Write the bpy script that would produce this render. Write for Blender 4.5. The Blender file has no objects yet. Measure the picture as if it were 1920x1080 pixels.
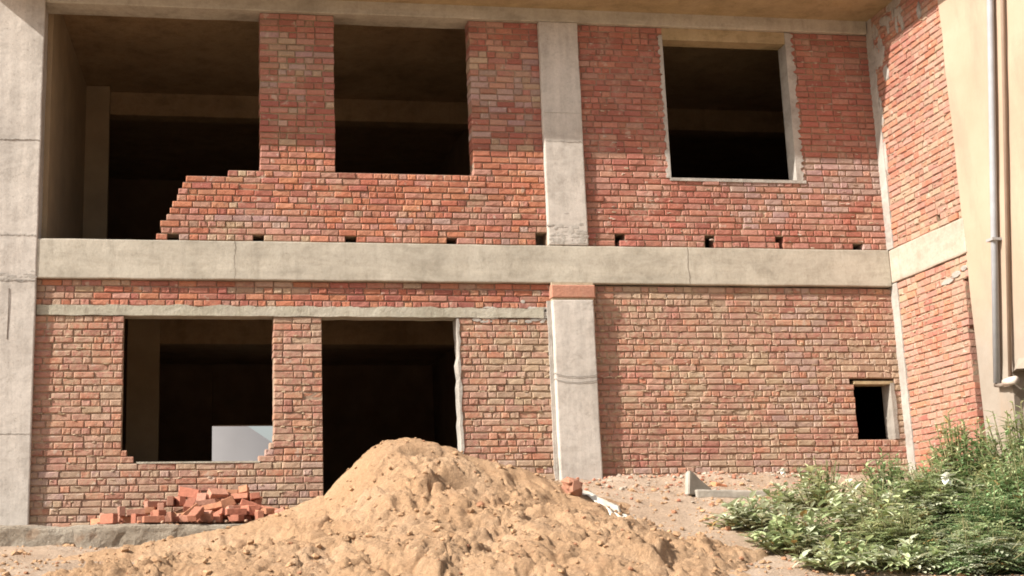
import bpy, bmesh, math, random
from mathutils import Vector, Matrix, Euler, noise as N

sc = bpy.context.scene
# ---------------------------------------------------------------- camera
cd = bpy.data.cameras.new('camera'); cam = bpy.data.objects.new('camera', cd)
sc.collection.objects.link(cam); sc.camera = cam
r0 = Vector((0.988665, -0.148701, -0.020710))
r1 = Vector((-0.012304, -0.217729, 0.975932))
r2 = Vector((-0.149631, -0.964615, -0.217091))
cam.matrix_world = Matrix(((r0.x, r1.x, r2.x, 0), (r0.y, r1.y, r2.y, -17.0), (r0.z, r1.z, r2.z, 1.6), (0, 0, 0, 1)))
cd.sensor_width = 36; cd.lens = 2679.95 / 1920 * 36
cd.shift_x = 236.1 / 1920; cd.shift_y = -49.0 / 1920
cd.clip_start = 0.05; cd.clip_end = 3000
# ---------------------------------------------------------------- sky and sun
S = Vector((1.2, 0.42, -1.0)).normalized()        # the way the light travels
EL = math.asin(-S.z); AZ = math.atan2(-S.x, -S.y)  # azimuth of the sun from +Y, clockwise
w = bpy.data.worlds.new('World'); sc.world = w; w.use_nodes = True
nt = w.node_tree; nt.nodes.clear()
sky = nt.nodes.new('ShaderNodeTexSky'); sky.sky_type = 'NISHITA'; sky.sun_disc = False
sky.sun_elevation = EL; sky.sun_rotation = AZ; sky.air_density = 1.3; sky.dust_density = 3.5; sky.ozone_density = 0.7
bg = nt.nodes.new('ShaderNodeBackground'); bg.inputs['Strength'].default_value = 0.085
wo = nt.nodes.new('ShaderNodeOutputWorld')
hs = nt.nodes.new('ShaderNodeHueSaturation'); hs.inputs['Saturation'].default_value = 0.5; hs.inputs['Value'].default_value = 1.1
nt.links.new(sky.outputs[0], hs.inputs['Color']); nt.links.new(hs.outputs[0], bg.inputs[0]); nt.links.new(bg.outputs[0], wo.inputs[0])
sd = bpy.data.lights.new('sun', 'SUN'); sd.energy = 5.0; sd.angle = math.radians(0.6); sd.color = (1.0, 0.95, 0.87)
so = bpy.data.objects.new('sun', sd); sc.collection.objects.link(so)
so.rotation_euler = (-S).to_track_quat('Z', 'Y').to_euler()
sc.view_settings.view_transform = 'Standard'; sc.view_settings.look = 'None'
sc.view_settings.gamma = 1.0; sc.view_settings.exposure = 0.86
sc.cycles.filter_width = 1.8; sc.cycles.max_bounces = 8; sc.cycles.diffuse_bounces = 5

# ---------------------------------------------------------------- helpers
col = sc.collection
def obj(name, bm, mat, parent=None, smooth=False, label=None):
    me = bpy.data.meshes.new(name)
    if isinstance(bm, tuple):
        vs, fs, cs = bm
        me.from_pydata(vs, [], fs)
        if cs:
            at = me.color_attributes.new('Col', 'FLOAT_COLOR', 'CORNER')
            flat = []
            for f, c in zip(fs, cs): flat.extend(list(c) * len(f))
            at.data.foreach_set('color', flat)
    else:
        bm.to_mesh(me); bm.free()
    me.update()
    if smooth: me.polygons.foreach_set('use_smooth', [True] * len(me.polygons))
    me.materials.append(mat)
    o = bpy.data.objects.new(name, me); col.objects.link(o)
    if parent: o.parent = parent
    if label: o['label'] = label
    return o
def tag(o, label=None, cat=None, group=None, kind=None):
    if label: o['label'] = label
    if cat: o['category'] = cat
    if group: o['group'] = group
    if kind: o['kind'] = kind
    return o
def empty(name, loc, rot=(0, 0, 0)):
    o = bpy.data.objects.new(name, None); col.objects.link(o)
    o.location = loc; o.rotation_euler = rot; o.empty_display_size = 0.2
    return o
class MB:
    """collects polygons with one colour per face"""
    def __init__(s): s.v = []; s.f = []; s.c = []
    def add(s, vs, fs, c):
        b = len(s.v); s.v.extend(vs)
        for f in fs: s.f.append(tuple(b + i for i in f)); s.c.append(c)
    def get(s): return (s.v, s.f, s.c)
BF = [(0, 3, 2, 1), (4, 5, 6, 7), (0, 1, 5, 4), (1, 2, 6, 5), (2, 3, 7, 6), (3, 0, 4, 7)]
def boxv(x0, y0, z0, x1, y1, z1):
    return [(x0, y0, z0), (x1, y0, z0), (x1, y1, z0), (x0, y1, z0), (x0, y0, z1), (x1, y0, z1), (x1, y1, z1), (x0, y1, z1)]
def bbox(bm, x0, y0, z0, x1, y1, z1):
    vs = [bm.verts.new(p) for p in boxv(x0, y0, z0, x1, y1, z1)]
    for f in BF: bm.faces.new([vs[i] for i in f])
def block(x0, y0, z0, x1, y1, z1, bev=0.012, cut=0.22, amp=0.004, seed=0):
    """a cast block with softened, slightly wavy edges"""
    bm = bmesh.new(); bbox(bm, x0, y0, z0, x1, y1, z1)
    bmesh.ops.bevel(bm, geom=bm.edges[:], offset=bev, segments=2, affect='EDGES', profile=0.6)
    for ax, (a, b) in enumerate(((x0, x1), (y0, y1), (z0, z1))):
        n = int((b - a) / cut)
        for i in range(1, n):
            co = [0, 0, 0]; no = [0, 0, 0]; co[ax] = a + (b - a) * i / n; no[ax] = 1
            bmesh.ops.bisect_plane(bm, geom=bm.verts[:] + bm.edges[:] + bm.faces[:], plane_co=co, plane_no=no)
    for v in bm.verts:
        p = v.co * 2.3 + Vector((seed * 7.1, seed * 3.3, 0))
        v.co += N.noise_vector(p) * amp + N.noise_vector(v.co * 9 + Vector((seed, 0, 5))) * amp * 0.4
    bmesh.ops.recalc_face_normals(bm, faces=bm.faces)
    return bm
def tube(pts, r, n=10):
    vs = []; fs = []
    for i, p in enumerate(pts):
        p = Vector(p); a = Vector(pts[max(i - 1, 0)]); b = Vector(pts[min(i + 1, len(pts) - 1)])
        t = (b - a).normalized(); u = t.cross(Vector((0.3, 1, 0.2))).normalized(); q = t.cross(u)
        for k in range(n):
            an = 2 * math.pi * k / n; vs.append(tuple(p + (u * math.cos(an) + q * math.sin(an)) * r))
    for i in range(len(pts) - 1):
        for k in range(n):
            a = i * n + k; b = i * n + (k + 1) % n; fs.append((a, b, b + n, a + n))
    fs.append(tuple(range(n))[::-1]); fs.append(tuple(range((len(pts) - 1) * n, len(pts) * n)))
    return vs, fs

# ---------------------------------------------------------------- materials
def nodes(name, rough=0.9):
    m = bpy.data.materials.new(name); m.use_nodes = True
    t = m.node_tree; b = t.nodes['Principled BSDF']; b.inputs['Roughness'].default_value = rough
    b.inputs['Specular IOR Level'].default_value = 0.25
    return m, t, b
def tnoise(t, scale, detail=6, rough=0.6, stretch=None, dist=0.0):
    co = t.nodes.new('ShaderNodeTexCoord'); n = t.nodes.new('ShaderNodeTexNoise')
    n.inputs['Scale'].default_value = scale; n.inputs['Detail'].default_value = detail
    n.inputs['Roughness'].default_value = rough; n.inputs['Distortion'].default_value = dist
    src = co.outputs['Object']
    if stretch:
        mp = t.nodes.new('ShaderNodeMapping'); mp.inputs['Scale'].default_value = stretch
        t.links.new(src, mp.inputs[0]); src = mp.outputs[0]
    t.links.new(src, n.inputs['Vector']); return n.outputs['Fac']
def ramp(t, fac, stops):
    r = t.nodes.new('ShaderNodeValToRGB'); e = r.color_ramp.elements
    while len(e) < len(stops): e.new(0.5)
    for k, (p, c) in enumerate(stops):
        e[k].position = p; e[k].color = (*c, 1) if len(c) == 3 else c
    t.links.new(fac, r.inputs[0]); return r.outputs[0]
def mix(t, fac, a, b, mode='MIX'):
    m = t.nodes.new('ShaderNodeMix'); m.data_type = 'RGBA'; m.blend_type = mode
    for k, v in ((0, fac), (6, a), (7, b)):
        if isinstance(v, (int, float)): m.inputs[k].default_value = v
        elif isinstance(v, tuple): m.inputs[k].default_value = (*v, 1)
        else: t.links.new(v, m.inputs[k])
    return m.outputs[2]
def bump(t, b, h, strength=0.5, dist=0.01, prev=None):
    n = t.nodes.new('ShaderNodeBump'); n.inputs['Strength'].default_value = strength; n.inputs['Distance'].default_value = dist
    t.links.new(h, n.inputs['Height'])
    if prev: t.links.new(prev, n.inputs['Normal'])
    t.links.new(n.outputs[0], b.inputs['Normal']); return n.outputs[0]
def g(v): return (v, v, v)
def brick_mat(name, smear_col, lo, hi, small=0.5, dust=0.2):
    m, t, b = nodes(name, 0.92)
    a = t.nodes.new('ShaderNodeAttribute'); a.attribute_name = 'Col'
    c = mix(t, 1.0, a.outputs['Color'], ramp(t, tnoise(t, 38, 5, 0.7), [(0.25, g(0.72)), (0.75, g(1.22))]), 'MULTIPLY')
    c = mix(t, 1.0, c, ramp(t, tnoise(t, 0.9, 3), [(0.3, (0.88, 0.84, 0.86)), (0.7, (1.1, 1.12, 1.08))]), 'MULTIPLY')
    big = tnoise(t, 2.2, 8, 0.68)
    sm = ramp(t, big, [(lo, g(0.0)), (hi, g(0.85))])
    fine = ramp(t, tnoise(t, 17, 6, 0.7), [(0.38, g(0.0)), (0.62, g(1.0))])
    f = mix(t, 1.0, sm, fine, 'MULTIPLY')
    c = mix(t, f, c, smear_col)
    spl = ramp(t, tnoise(t, 9, 3, 0.5), [(0.66, g(0.0)), (0.72, g(small))])
    c = mix(t, spl, c, (0.50, 0.42, 0.34))
    dst = ramp(t, tnoise(t, 3.2, 5, 0.7, (1.6, 1, 0.7)), [(0.3, g(dust * 0.8)), (0.7, g(min(dust * 2.2, 1)))])
    c = mix(t, dst, c, (0.37, 0.265, 0.205))
    t.links.new(c, b.inputs['Base Color'])
    p = bump(t, b, tnoise(t, 60, 6, 0.75), 0.55, 0.012)
    bump(t, b, tnoise(t, 14, 3, 0.6), 0.45, 0.02, p)
    return m
def concrete_mat(name, base, dark, light, streak=(7, 7, 0.5), bs=0.35):
    m, t, b = nodes(name, 0.88)
    c = ramp(t, tnoise(t, 1.1, 7, 0.62), [(0.3, dark), (0.5, base), (0.72, light)])
    c = mix(t, 1.0, c, ramp(t, tnoise(t, 1.0, 6, 0.65, streak), [(0.3, g(0.78)), (0.65, g(1.07))]), 'MULTIPLY')
    c = mix(t, 1.0, c, ramp(t, tnoise(t, 26, 6, 0.7), [(0.28, g(0.82)), (0.7, g(1.09))]), 'MULTIPLY')
    c = mix(t, ramp(t, tnoise(t, 55, 2, 0.5), [(0.66, g(0.0)), (0.70, g(0.5))]), c, (0.17, 0.145, 0.115))
    c = mix(t, ramp(t, tnoise(t, 2.4, 6, 0.7, (2.2, 2.2, 0.45)), [(0.50, g(0.0)), (0.66, g(0.65))]), c, tuple(q * 0.85 for q in dark))
    st = ramp(t, tnoise(t, 5.5, 4, 0.55, None, 0.6), [(0.66, g(0.0)), (0.74, g(0.30))])
    c = mix(t, st, c, (0.16, 0.13, 0.10))
    pt = ramp(t, tnoise(t, 1.9, 5, 0.6, (1.0, 1, 1.8), 0.4), [(0.42, g(0.0)), (0.5, g(0.35)), (0.60, g(0.0))])
    c = mix(t, pt, c, light)
    t.links.new(c, b.inputs['Base Color'])
    p = bump(t, b, tnoise(t, 45, 6, 0.7), bs, 0.008)
    bump(t, b, tnoise(t, 3.5, 5, 0.6), bs, 0.03, p)
    return m
def col_mat(name, rough=0.9, var=0.2, bs=0.3, sc_=30, transl=False):
    m, t, b = nodes(name, rough)
    a = t.nodes.new('ShaderNodeAttribute'); a.attribute_name = 'Col'
    c = mix(t, 1.0, a.outputs['Color'], ramp(t, tnoise(t, sc_, 4, 0.6), [(0.25, g(1 - var)), (0.75, g(1 + var))]), 'MULTIPLY')
    t.links.new(c, b.inputs['Base Color'])
    if bs: bump(t, b, tnoise(t, sc_ * 2, 5, 0.7), bs, 0.01)
    if transl:
        tr = t.nodes.new('ShaderNodeBsdfTranslucent'); ms = t.nodes.new('ShaderNodeMixShader'); ms.inputs[0].default_value = 0.3
        t.links.new(c, tr.inputs[0]); t.links.new(b.outputs[0], ms.inputs[1]); t.links.new(tr.outputs[0], ms.inputs[2])
        t.links.new(ms.outputs[0], t.nodes['Material Output'].inputs[0])
    return m
def flat_mat(name, c, rough=0.6, var=0.12, sc_=8, bs=0.15, metal=0):
    m, t, b = nodes(name, rough); b.inputs['Metallic'].default_value = metal
    cc = ramp(t, tnoise(t, sc_, 6, 0.65), [(0.3, tuple(v * (1 - var) for v in c)), (0.7, tuple(min(v * (1 + var), 1) for v in c))])
    t.links.new(cc, b.inputs['Base Color'])
    if bs: bump(t, b, tnoise(t, sc_ * 5, 5, 0.7), bs, 0.01)
    return m

TAN = (0.42, 0.315, 0.205)
M = {}
M['brick_ul'] = brick_mat('orange brickwork', TAN, 0.54, 0.70, 0.5, 0.07)
M['brick_ur'] = brick_mat('red brickwork', (0.40, 0.30, 0.23), 0.52, 0.72, 0.4, 0.08)
M['brick_lo'] = brick_mat('mortar smeared brickwork', TAN, 0.36, 0.58, 0.6, 0.20)
M['brick_ret'] = brick_mat('dusty brickwork', (0.38, 0.265, 0.19), 0.42, 0.64, 0.6, 0.13)
M['conc'] = concrete_mat('column concrete', (0.48, 0.43, 0.38), (0.37, 0.33, 0.29), (0.55, 0.50, 0.45))
M['conc_beam'] = concrete_mat('beam concrete', (0.42, 0.375, 0.305), (0.31, 0.275, 0.22), (0.49, 0.445, 0.37), (0.6, 3, 5))
M['conc_dark'] = concrete_mat('raw slab concrete', (0.36, 0.27, 0.15), (0.27, 0.20, 0.11), (0.42, 0.32, 0.20), (3, 3, 3), 0.5)
M['cement'] = concrete_mat('cement render', (0.37, 0.335, 0.295), (0.27, 0.245, 0.22), (0.45, 0.41, 0.365), (3, 3, 3), 0.6)
M['lintel'] = concrete_mat('lintel concrete', (0.40, 0.37, 0.29), (0.30, 0.26, 0.20), (0.47, 0.43, 0.36), (0.8, 3, 5), 0.8)
M['inner_dark'] = concrete_mat('shade dark inner concrete', (0.30, 0.20, 0.11), (0.23, 0.15, 0.08), (0.37, 0.26, 0.15), (3, 3, 3), 0.5)  # room shade put into the tone, darker than the outer slab concrete
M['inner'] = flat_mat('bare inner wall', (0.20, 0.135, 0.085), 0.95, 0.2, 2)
M['loose'] = col_mat('loose brick', 0.9, 0.22, 0.5, 30)
def soil_mat(name, a, b_, c, clod=1.0):
    m, t, b = nodes(name, 0.97)
    cc = ramp(t, tnoise(t, 1.3, 8, 0.65), [(0.28, a), (0.5, b_), (0.72, c)])
    cc = mix(t, 1.0, cc, ramp(t, tnoise(t, 34, 6, 0.8), [(0.28, g(0.66)), (0.70, g(1.20))]), 'MULTIPLY')
    cc = mix(t, 1.0, cc, ramp(t, tnoise(t, 140, 3, 0.8), [(0.30, g(0.72)), (0.66, g(1.18))]), 'MULTIPLY')
    cc = mix(t, ramp(t, tnoise(t, 2.6, 5, 0.6, None, 0.8), [(0.56, g(0)), (0.70, g(0.55))]), cc, (0.33, 0.185, 0.10))
    t.links.new(cc, b.inputs['Base Color'])
    p = bump(t, b, tnoise(t, 110, 5, 0.8), 0.7, 0.012); bump(t, b, tnoise(t, 22, 8, 0.75), 0.9 * clod, 0.04, p)
    return m
# ---------------------------------------------------------------- the building
B = empty('unfinished_building', (0, 0, 0))
tag(B, 'two storey unfinished building of bare red brick panels between grey concrete columns and beams', 'building')

def cells(u0, u1, z0, z1, holes):
    us = sorted({u0, u1, *[h[0] for h in holes], *[h[1] for h in holes]}); us = [u for u in us if u0 <= u <= u1]
    zs = sorted({z0, z1, *[h[2] for h in holes], *[h[3] for h in holes]}); zs = [z for z in zs if z0 <= z <= z1]
    free = {}
    for i in range(len(us) - 1):
        for j in range(len(zs) - 1):
            cu = (us[i] + us[i + 1]) / 2; cz = (zs[j] + zs[j + 1]) / 2
            free[i, j] = not any(h[0] < cu < h[1] and h[2] < cz < h[3] for h in holes)
    return us, zs, free
def brick_wall(name, label, u0, u1, z0, z1, crit, holes, pal, mat, tf, seed, thick=0.23, dmort=(0.25, 0.165, 0.11), bond=0.8, joint=0.013):
    """bricks laid course by course; tf(u, n, z) -> world, n = metres out of the wall face"""
    rnd = random.Random(seed)
    zl = sorted({z0, z1, *crit}); lines = []
    for a, b in zip(zl, zl[1:]):
        n = max(1, round((b - a) / 0.082)); lines += [a + (b - a) * i / n for i in range(n)]
    lines.append(z1)
    snap = lambda z: min(lines, key=lambda q: abs(q - z))
    hs = [(a, b, snap(c), snap(d)) for a, b, c, d in holes]
    hs = [h for h in hs if h[3] > h[2]]
    mb = MB()
    # mortar body, a manifold shell made of cells, set back behind the brick faces
    us, zs, free = cells(u0, u1, z0, z1, hs)
    rec = -0.014
    for (i, j), ok in free.items():
        if not ok: continue
        a, b, c, d = us[i], us[i + 1], zs[j], zs[j + 1]
        q = [tf(a, rec, c), tf(b, rec, c), tf(b, rec, d), tf(a, rec, d)]
        r = [tf(a, -thick, c), tf(b, -thick, c), tf(b, -thick, d), tf(a, -thick, d)]
        dm = tuple(v * rnd.uniform(0.9, 1.1) for v in dmort) + (1,)
        mb.add(q, [(0, 1, 2, 3)], dm); mb.add(r, [(3, 2, 1, 0)], dm)
        for (di, dj, k0, k1) in ((0, -1, 0, 1), (1, 0, 1, 2), (0, 1, 2, 3), (-1, 0, 3, 0)):
            if not free.get((i + di, j + dj), False):
                mb.add([q[k0], q[k1], r[k1], r[k0]], [(3, 2, 1, 0)], dm)
    stretch = rnd.random() < 0.5
    for ci in range(len(lines) - 1):
        za, zb = lines[ci], lines[ci + 1]; zc = (za + zb) / 2
        iv = [(u0, u1, False, False)]
        for h in hs:
            if h[2] < zc < h[3]:
                out = []
                for a, b, ea, eb in iv:
                    if h[1] <= a or h[0] >= b: out.append((a, b, ea, eb)); continue
                    if h[0] > a: out.append((a, h[0], ea, True))
                    if h[1] < b: out.append((h[1], b, True, eb))
                iv = out
        stretch = not stretch
        for a, b, ea, eb in iv:
            u = a + rnd.uniform(-0.12, 0.0) if not ea else a
            first = True
            while u < b - 0.02:
                L = 0.23 if (stretch if rnd.random() < bond else not stretch) else 0.112
                L *= rnd.uniform(0.94, 1.05)
                e = u + L
                if e > b - 0.05: e = b
                s = max(u, a)
                if e - s > 0.03:
                    brick(mb, tf, rnd, s + joint * 0.4 * (s > a), e - joint * 0.4 * (e < b), za + 0.0068 + wav(s, zc), zb - 0.0068 + wav(e, zc),
                          pal(rnd, (s + e) / 2, zc), (thick - 0.01) if ((ea and s == a) or (eb and e == b)) else 0.06,
                          0.012 * (1 if (ea and s == a) else 0), 0.012 * (1 if (eb and e == b) else 0))
                u = e
    return obj(name, mb.get(), mat, B, label=label)
def wav(u, z): return 0.006 * N.noise(Vector((u * 1.7, z * 40.0, 2)))
def brick(mb, tf, rnd, a, b, c, d, colr, depth, la, lb):
    j = lambda s=0.0022: rnd.uniform(-s, s)
    a += la * (rnd.random() - 0.8); b -= lb * (rnd.random() - 0.8)
    off = rnd.gauss(0, 0.0036); tl = rnd.gauss(0, 0.0022); tz = rnd.gauss(0, 0.0014)
    e = rnd.uniform(0.006, 0.012)
    o = [(a + j(), c + j()), (b + j(), c + j()), (b + j(), d + j()), (a + j(), d + j())]
    i = [(a + e + j(), c + e + j()), (b - e + j(), c + e + j()), (b - e + j(), d - e + j()), (a + e + j(), d - e + j())]
    m = [((i[0][0] * (1 - k) + i[1][0] * k), (i[0][1] * (1 - k) + i[1][1] * k)) for k in (0.35, 0.7)]
    m2 = [((i[3][0] * (1 - k) + i[2][0] * k) + j(), (i[3][1] * (1 - k) + i[2][1] * k) + j(0.003)) for k in (0.35, 0.7)]
    sg = (-1, 1, 1, -1)
    vs = [tf(u, off - e * 0.9 + tl * sg[k], z) for k, (u, z) in enumerate(o)]          # 0-3
    vs += [tf(u, off + tl * sg[k] + tz * (1 if k > 1 else -1), z) for k, (u, z) in enumerate(i)]   # 4-7
    vs += [tf(u, off + j(0.003), z + j(0.003)) for u, z in m] + [tf(u, off + j(0.003), z) for u, z in m2]  # 8,9 low; 10,11 high
    vs += [tf(u, -depth, z) for u, z in o]                                              # 12-15
    fs = [(4, 8, 10, 7), (8, 9, 11, 10), (9, 5, 6, 11), (0, 1, 5, 9, 8, 4), (1, 2, 6, 5), (2, 3, 7, 10, 11, 6), (3, 0, 4, 7),
          (12, 13, 1, 0), (13, 14, 2, 1), (14, 15, 3, 2), (15, 12, 0, 3)]
    mb.add(vs, fs, colr)

RED = [(0.36, 0.125, 0.085), (0.38, 0.14, 0.10), (0.33, 0.115, 0.08), (0.40, 0.165, 0.115)]
ORG = [(0.46, 0.185, 0.10), (0.44, 0.165, 0.09), (0.47, 0.215, 0.125), (0.42, 0.15, 0.085)]
PNK = [(0.42, 0.215, 0.155), (0.40, 0.195, 0.14), (0.44, 0.245, 0.18)]
TNS = [(0.42, 0.30, 0.20), (0.44, 0.32, 0.225), (0.39, 0.27, 0.18)]
GRY = [(0.38, 0.26, 0.22), (0.41, 0.29, 0.25)]
def pick(rnd, table, u, z, sc_=1.0):
    n = N.noise(Vector((u * 0.8 * sc_, z * 1.1 * sc_, table[0] * 13.7))) * table[1] * 1.2
    x = min(max(0.5 + (rnd.random() - 0.5) * 0.8 + n * 1.1, 0), 0.999); acc = 0
    for w_, p in table[2]:
        acc += w_
        if x < acc: break
    c = rnd.choice(p); f = rnd.uniform(0.86, 1.12) * 0.86
    return (c[0] * f * 1.03, c[1] * f * 0.94 * rnd.uniform(0.93, 1.08), c[2] * f * 0.97, 1)
def pal_ul(r, u, z):
    if z > 6.95: return pick(r, (1, 0.5, [(0.6, RED), (0.22, PNK), (0.1, TNS), (0.08, GRY)]), u, z)  # eaves shadow painted in: darker, redder bricks above its lower edge
    if z < 5.98: return pick(r, (2, 0.5, [(0.28, ORG), (0.42, PNK), (0.12, GRY), (0.2, TNS)]), u, z)
    return pick(r, (3, 0.4, [(0.62, ORG), (0.24, PNK), (0.1, RED), (0.05, TNS)]), u, z)
def pal_ur(r, u, z):
    if z > 6.95: return pick(r, (4, 0.4, [(0.88, RED), (0.12, PNK)]), u, z)  # shadow band under the eaves put into the brick tones here too
    return pick(r, (5, 0.6, [(0.48, RED), (0.42, PNK), (0.10, GRY)]), u, z)
def pal_ll(r, u, z):
    if z > 4.86: return pick(r, (6, 0.5, [(0.35, RED), (0.3, ORG), (0.2, PNK), (0.2, TNS)]), u, z)
    if z < 2.95 and r.random() < 0.5: return pick(r, (13, 0.2, [(0.35, GRY), (0.65, TNS)]), u, z)
    return pick(r, (7, 0.7, [(0.22, RED), (0.25, ORG), (0.3, PNK), (0.3, TNS)]), u, z)
def pal_lr(r, u, z):
    if u < 5.55: return pick(r, (8, 0.2, [(0.8, RED), (0.2, ORG)]), u, z)
    if r.random() < 0.5 * math.exp(-((u - 7.95 - 0.2 * N.noise(Vector((z * 2, 0, 0)))) / 0.35) ** 2): return pick(r, (12, 0.1, [(1.0, GRY)]), u, z)
    if z < 2.95 and r.random() < 0.35: return pick(r, (12, 0.1, [(0.6, GRY), (0.4, TNS)]), u, z)
    return pick(r, (9, 0.8, [(0.25, RED), (0.14, ORG), (0.36, PNK), (0.28, TNS)]), u, z)
def pal_ret(r, u, z):
    return pick(r, (10, 0.6, [(0.15, RED), (0.3, ORG), (0.38, PNK), (0.2, TNS)]), u, z)

YB = 0.06   # brick faces lie a little behind the beam and column faces
def front(u, n, z): return (u, YB - n, z)
XR = 9.30
def ret(u, n, z): return (XR - n, -u, z)     # u grows towards the viewer

PH = 0.085
# upper left panel with its broken, stepped end
zb = 5.68; sill = 6.578
step = []
nst = 10; x_end = [-0.16, -0.10, -0.12, -0.04, 0.0, 0.03, 0.08, 0.10, 0.15, 0.19]
for k in range(nst):
    step.append((-1.55, x_end[k], zb + k * (sill - zb) / 10.6, zb + (k + 1) * (sill - zb) / 10.6))
top_l = [(-1.55, 0.71, zb + 10 * (sill - zb) / 10.6, sill), (-1.55, 1.10, sill, 8.67)]
hu = [(x - 0.075, x + 0.075, zb, zb + 0.085) for x in (0.04, 1.07, 2.215, 3.49)] + [(4.56, 4.71, zb, zb + 0.17)]
brick_wall('brick_wall', 'orange red brick panel of the upper floor with a broken stepped left end', -1.55, 4.715, zb, 8.667, [sill],
           step + top_l + [(2.028, 3.80, sill, 8.667)] + hu, pal_ul, M['brick_ul'], front, 11)
hu = [(5.60, 5.74, zb + 0.085, zb + 0.17), (5.60, 5.67, zb, zb + 0.085), (6.80, 6.94, zb, zb + 0.17), (7.76, 7.88, zb + 0.085, zb + 0.17), (7.80, 7.87, zb, zb + 0.085), (8.82, 8.97, zb, zb + 0.085)]
wur = brick_wall('brick_wall', 'dark red brick panel of the upper floor around the right window', 5.24, XR, zb, 8.667, [6.59],
           [(6.40, 8.15, 6.59, 8.667)] + hu, pal_ur, M['brick_ur'], front, 23, bond=0.55)
# lower left panel: window, doorway
zl = 2.15
wll = brick_wall('brick_wall', 'mortar smeared brick panel of the ground floor around the large window', -1.57, 1.835, zl, 4.742, [2.99],
           [(-0.54, 1.255, 2.99, 4.742)], pal_ll, M['brick_lo'], front, 37, bond=0.75)
wlm = brick_wall('brick_wall', 'mortar smeared brick panel between the doorway and the middle column', 3.53, 4.72, zl, 4.742, [2.99],
           [], pal_ll, M['brick_lo'], front, 39, bond=0.75)
brick_wall('brick_wall', 'narrow band of brick courses between lintel and floor beam', -1.57, 4.72, 4.862, 5.182, [], [], pal_ll, M['brick_ul'], front, 38)
wlr = brick_wall('brick_wall', 'plain pinkish brick panel of the ground floor with a small window', 5.24, XR, 2.15, 5.165, [3.21, 3.99],
           [(8.65, 9.18, 3.21, 3.91), (8.60, 9.22, 3.91, 3.99)], pal_lr, M['brick_lo'], front, 41, bond=0.7)
# side wall that comes towards the viewer
wru = brick_wall('brick_wall', 'sunlit brick side wall of the upper floor next to the plastered wall', 0.10, 1.765, 5.665, 9.2, [], [(1.19, 1.27, 5.75, 5.835)], pal_ret, M['brick_ret'], ret, 53, bond=0.6)
wrl = brick_wall('brick_wall', 'sunlit brick side wall of the ground floor with a ragged dark slot', 0.10, 1.765, 2.15, 5.215, [4.94, 4.38],
           [(1.60, 1.765, 4.83, 4.96), (1.64, 1.765, 4.36, 4.86), (1.60, 1.765, 2.15, 4.38)], pal_ret, M['brick_ret'], ret, 59, bond=0.6)
# the far face of the slot, bricks in shade seen past the plastered edge
mbs = MB(); rs = random.Random(5)
for k in range(33):
    z = 2.15 + k * 0.084
    brick(mbs, lambda u, n, zz: (XR + u, -1.60 - n if zz < 4.40 else -1.64 - n, zz), rs, 0.012, 0.23, z, z + 0.074, pal_lr(rs, 5, z), 0.05, 0, 0)
obj('brick_reveal', mbs.get(), M['brick_lo'], wrl)

bb = lambda n, args, mat, parent=None, label=None, **k: obj(n, block(*args, **k), mat, parent or B, label=label)
# corner strip, beams, columns
bb('corner_column', (XR - 0.012, -0.099, 2.0, XR + 0.3, 0.2, 5.215), M['cement'], seed=1)
bb('corner_column', (XR - 0.010, -0.099, 5.67, XR + 0.3, 0.2, 9.2), M['cement'], seed=2)
bb('floor_beam', (-1.580, 0.0, 5.182, 9.285, 0.40, 5.665), M['conc_beam'], amp=0.006, seed=3, bev=0.014)
bb('roof_beam', (-1.56, 0.0, 8.668, 9.28, 0.38, 9.20), M['conc_beam'], amp=0.005, seed=4)
M['side'] = concrete_mat('pale side concrete', (0.42, 0.345, 0.275), (0.35, 0.28, 0.215), (0.48, 0.40, 0.33), (3, 0.8, 3))
bb('side_beam', (XR - 0.024, -1.80, 5.22, XR + 0.25, -0.003, 5.655), M['side'], amp=0.01, seed=5, bev=0.02)
cl = bb('column', (-2.20, -0.012, 1.6, -1.56, 0.47, 9.6), M['conc'], amp=0.006, seed=6, bev=0.016, label='wide pale concrete column at the left end')
cm = bb('column', (4.715, -0.004, 5.67, 5.235, 0.44, 8.664), M['conc'], amp=0.007, seed=7, bev=0.018, label='concrete column of the upper floor')
c2 = bb('column', (4.715, -0.055, 2.0, 5.24, 0.44, 4.962), M['conc'], amp=0.006, seed=8, bev=0.016, label='concrete column of the ground floor bound with thin wire')
# casting joints: thin raised lips of grout
def lip(par, x0, x1, z, y=-0.012, h=0.008, n=26, seed=0):
    rr = random.Random(seed); mb = MB(); xs = [x0 + (x1 - x0) * i / n for i in range(n + 1)]
    for i in range(n):
        za = z + rr.uniform(-0.006, 0.006); hh = h * rr.uniform(0.5, 1.6)
        mb.add(boxv(xs[i], y - rr.uniform(0.002, 0.005), za, xs[i + 1], y + 0.02, za + hh), BF, (0.3, 0.3, 0.3, 1))
    obj('grout_lip', mb.get(), M['cement'], par)
lip(cl, -2.05, -1.57, 5.69, -0.014, 0.014, seed=1); lip(cl, -2.05, -1.57, 5.14, -0.014, 0.012, seed=2)
lip(cl, -2.05, -1.57, 6.88, -0.014, 0.006, seed=3); lip(cl, -2.05, -1.57, 3.33, -0.014, 0.006, seed=4)
lip(cm, 4.73, 5.22, 7.03, -0.005, 0.007, seed=5); lip(cm, 4.73, 5.22, 7.42, -0.004, 0.004, seed=6)
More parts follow.
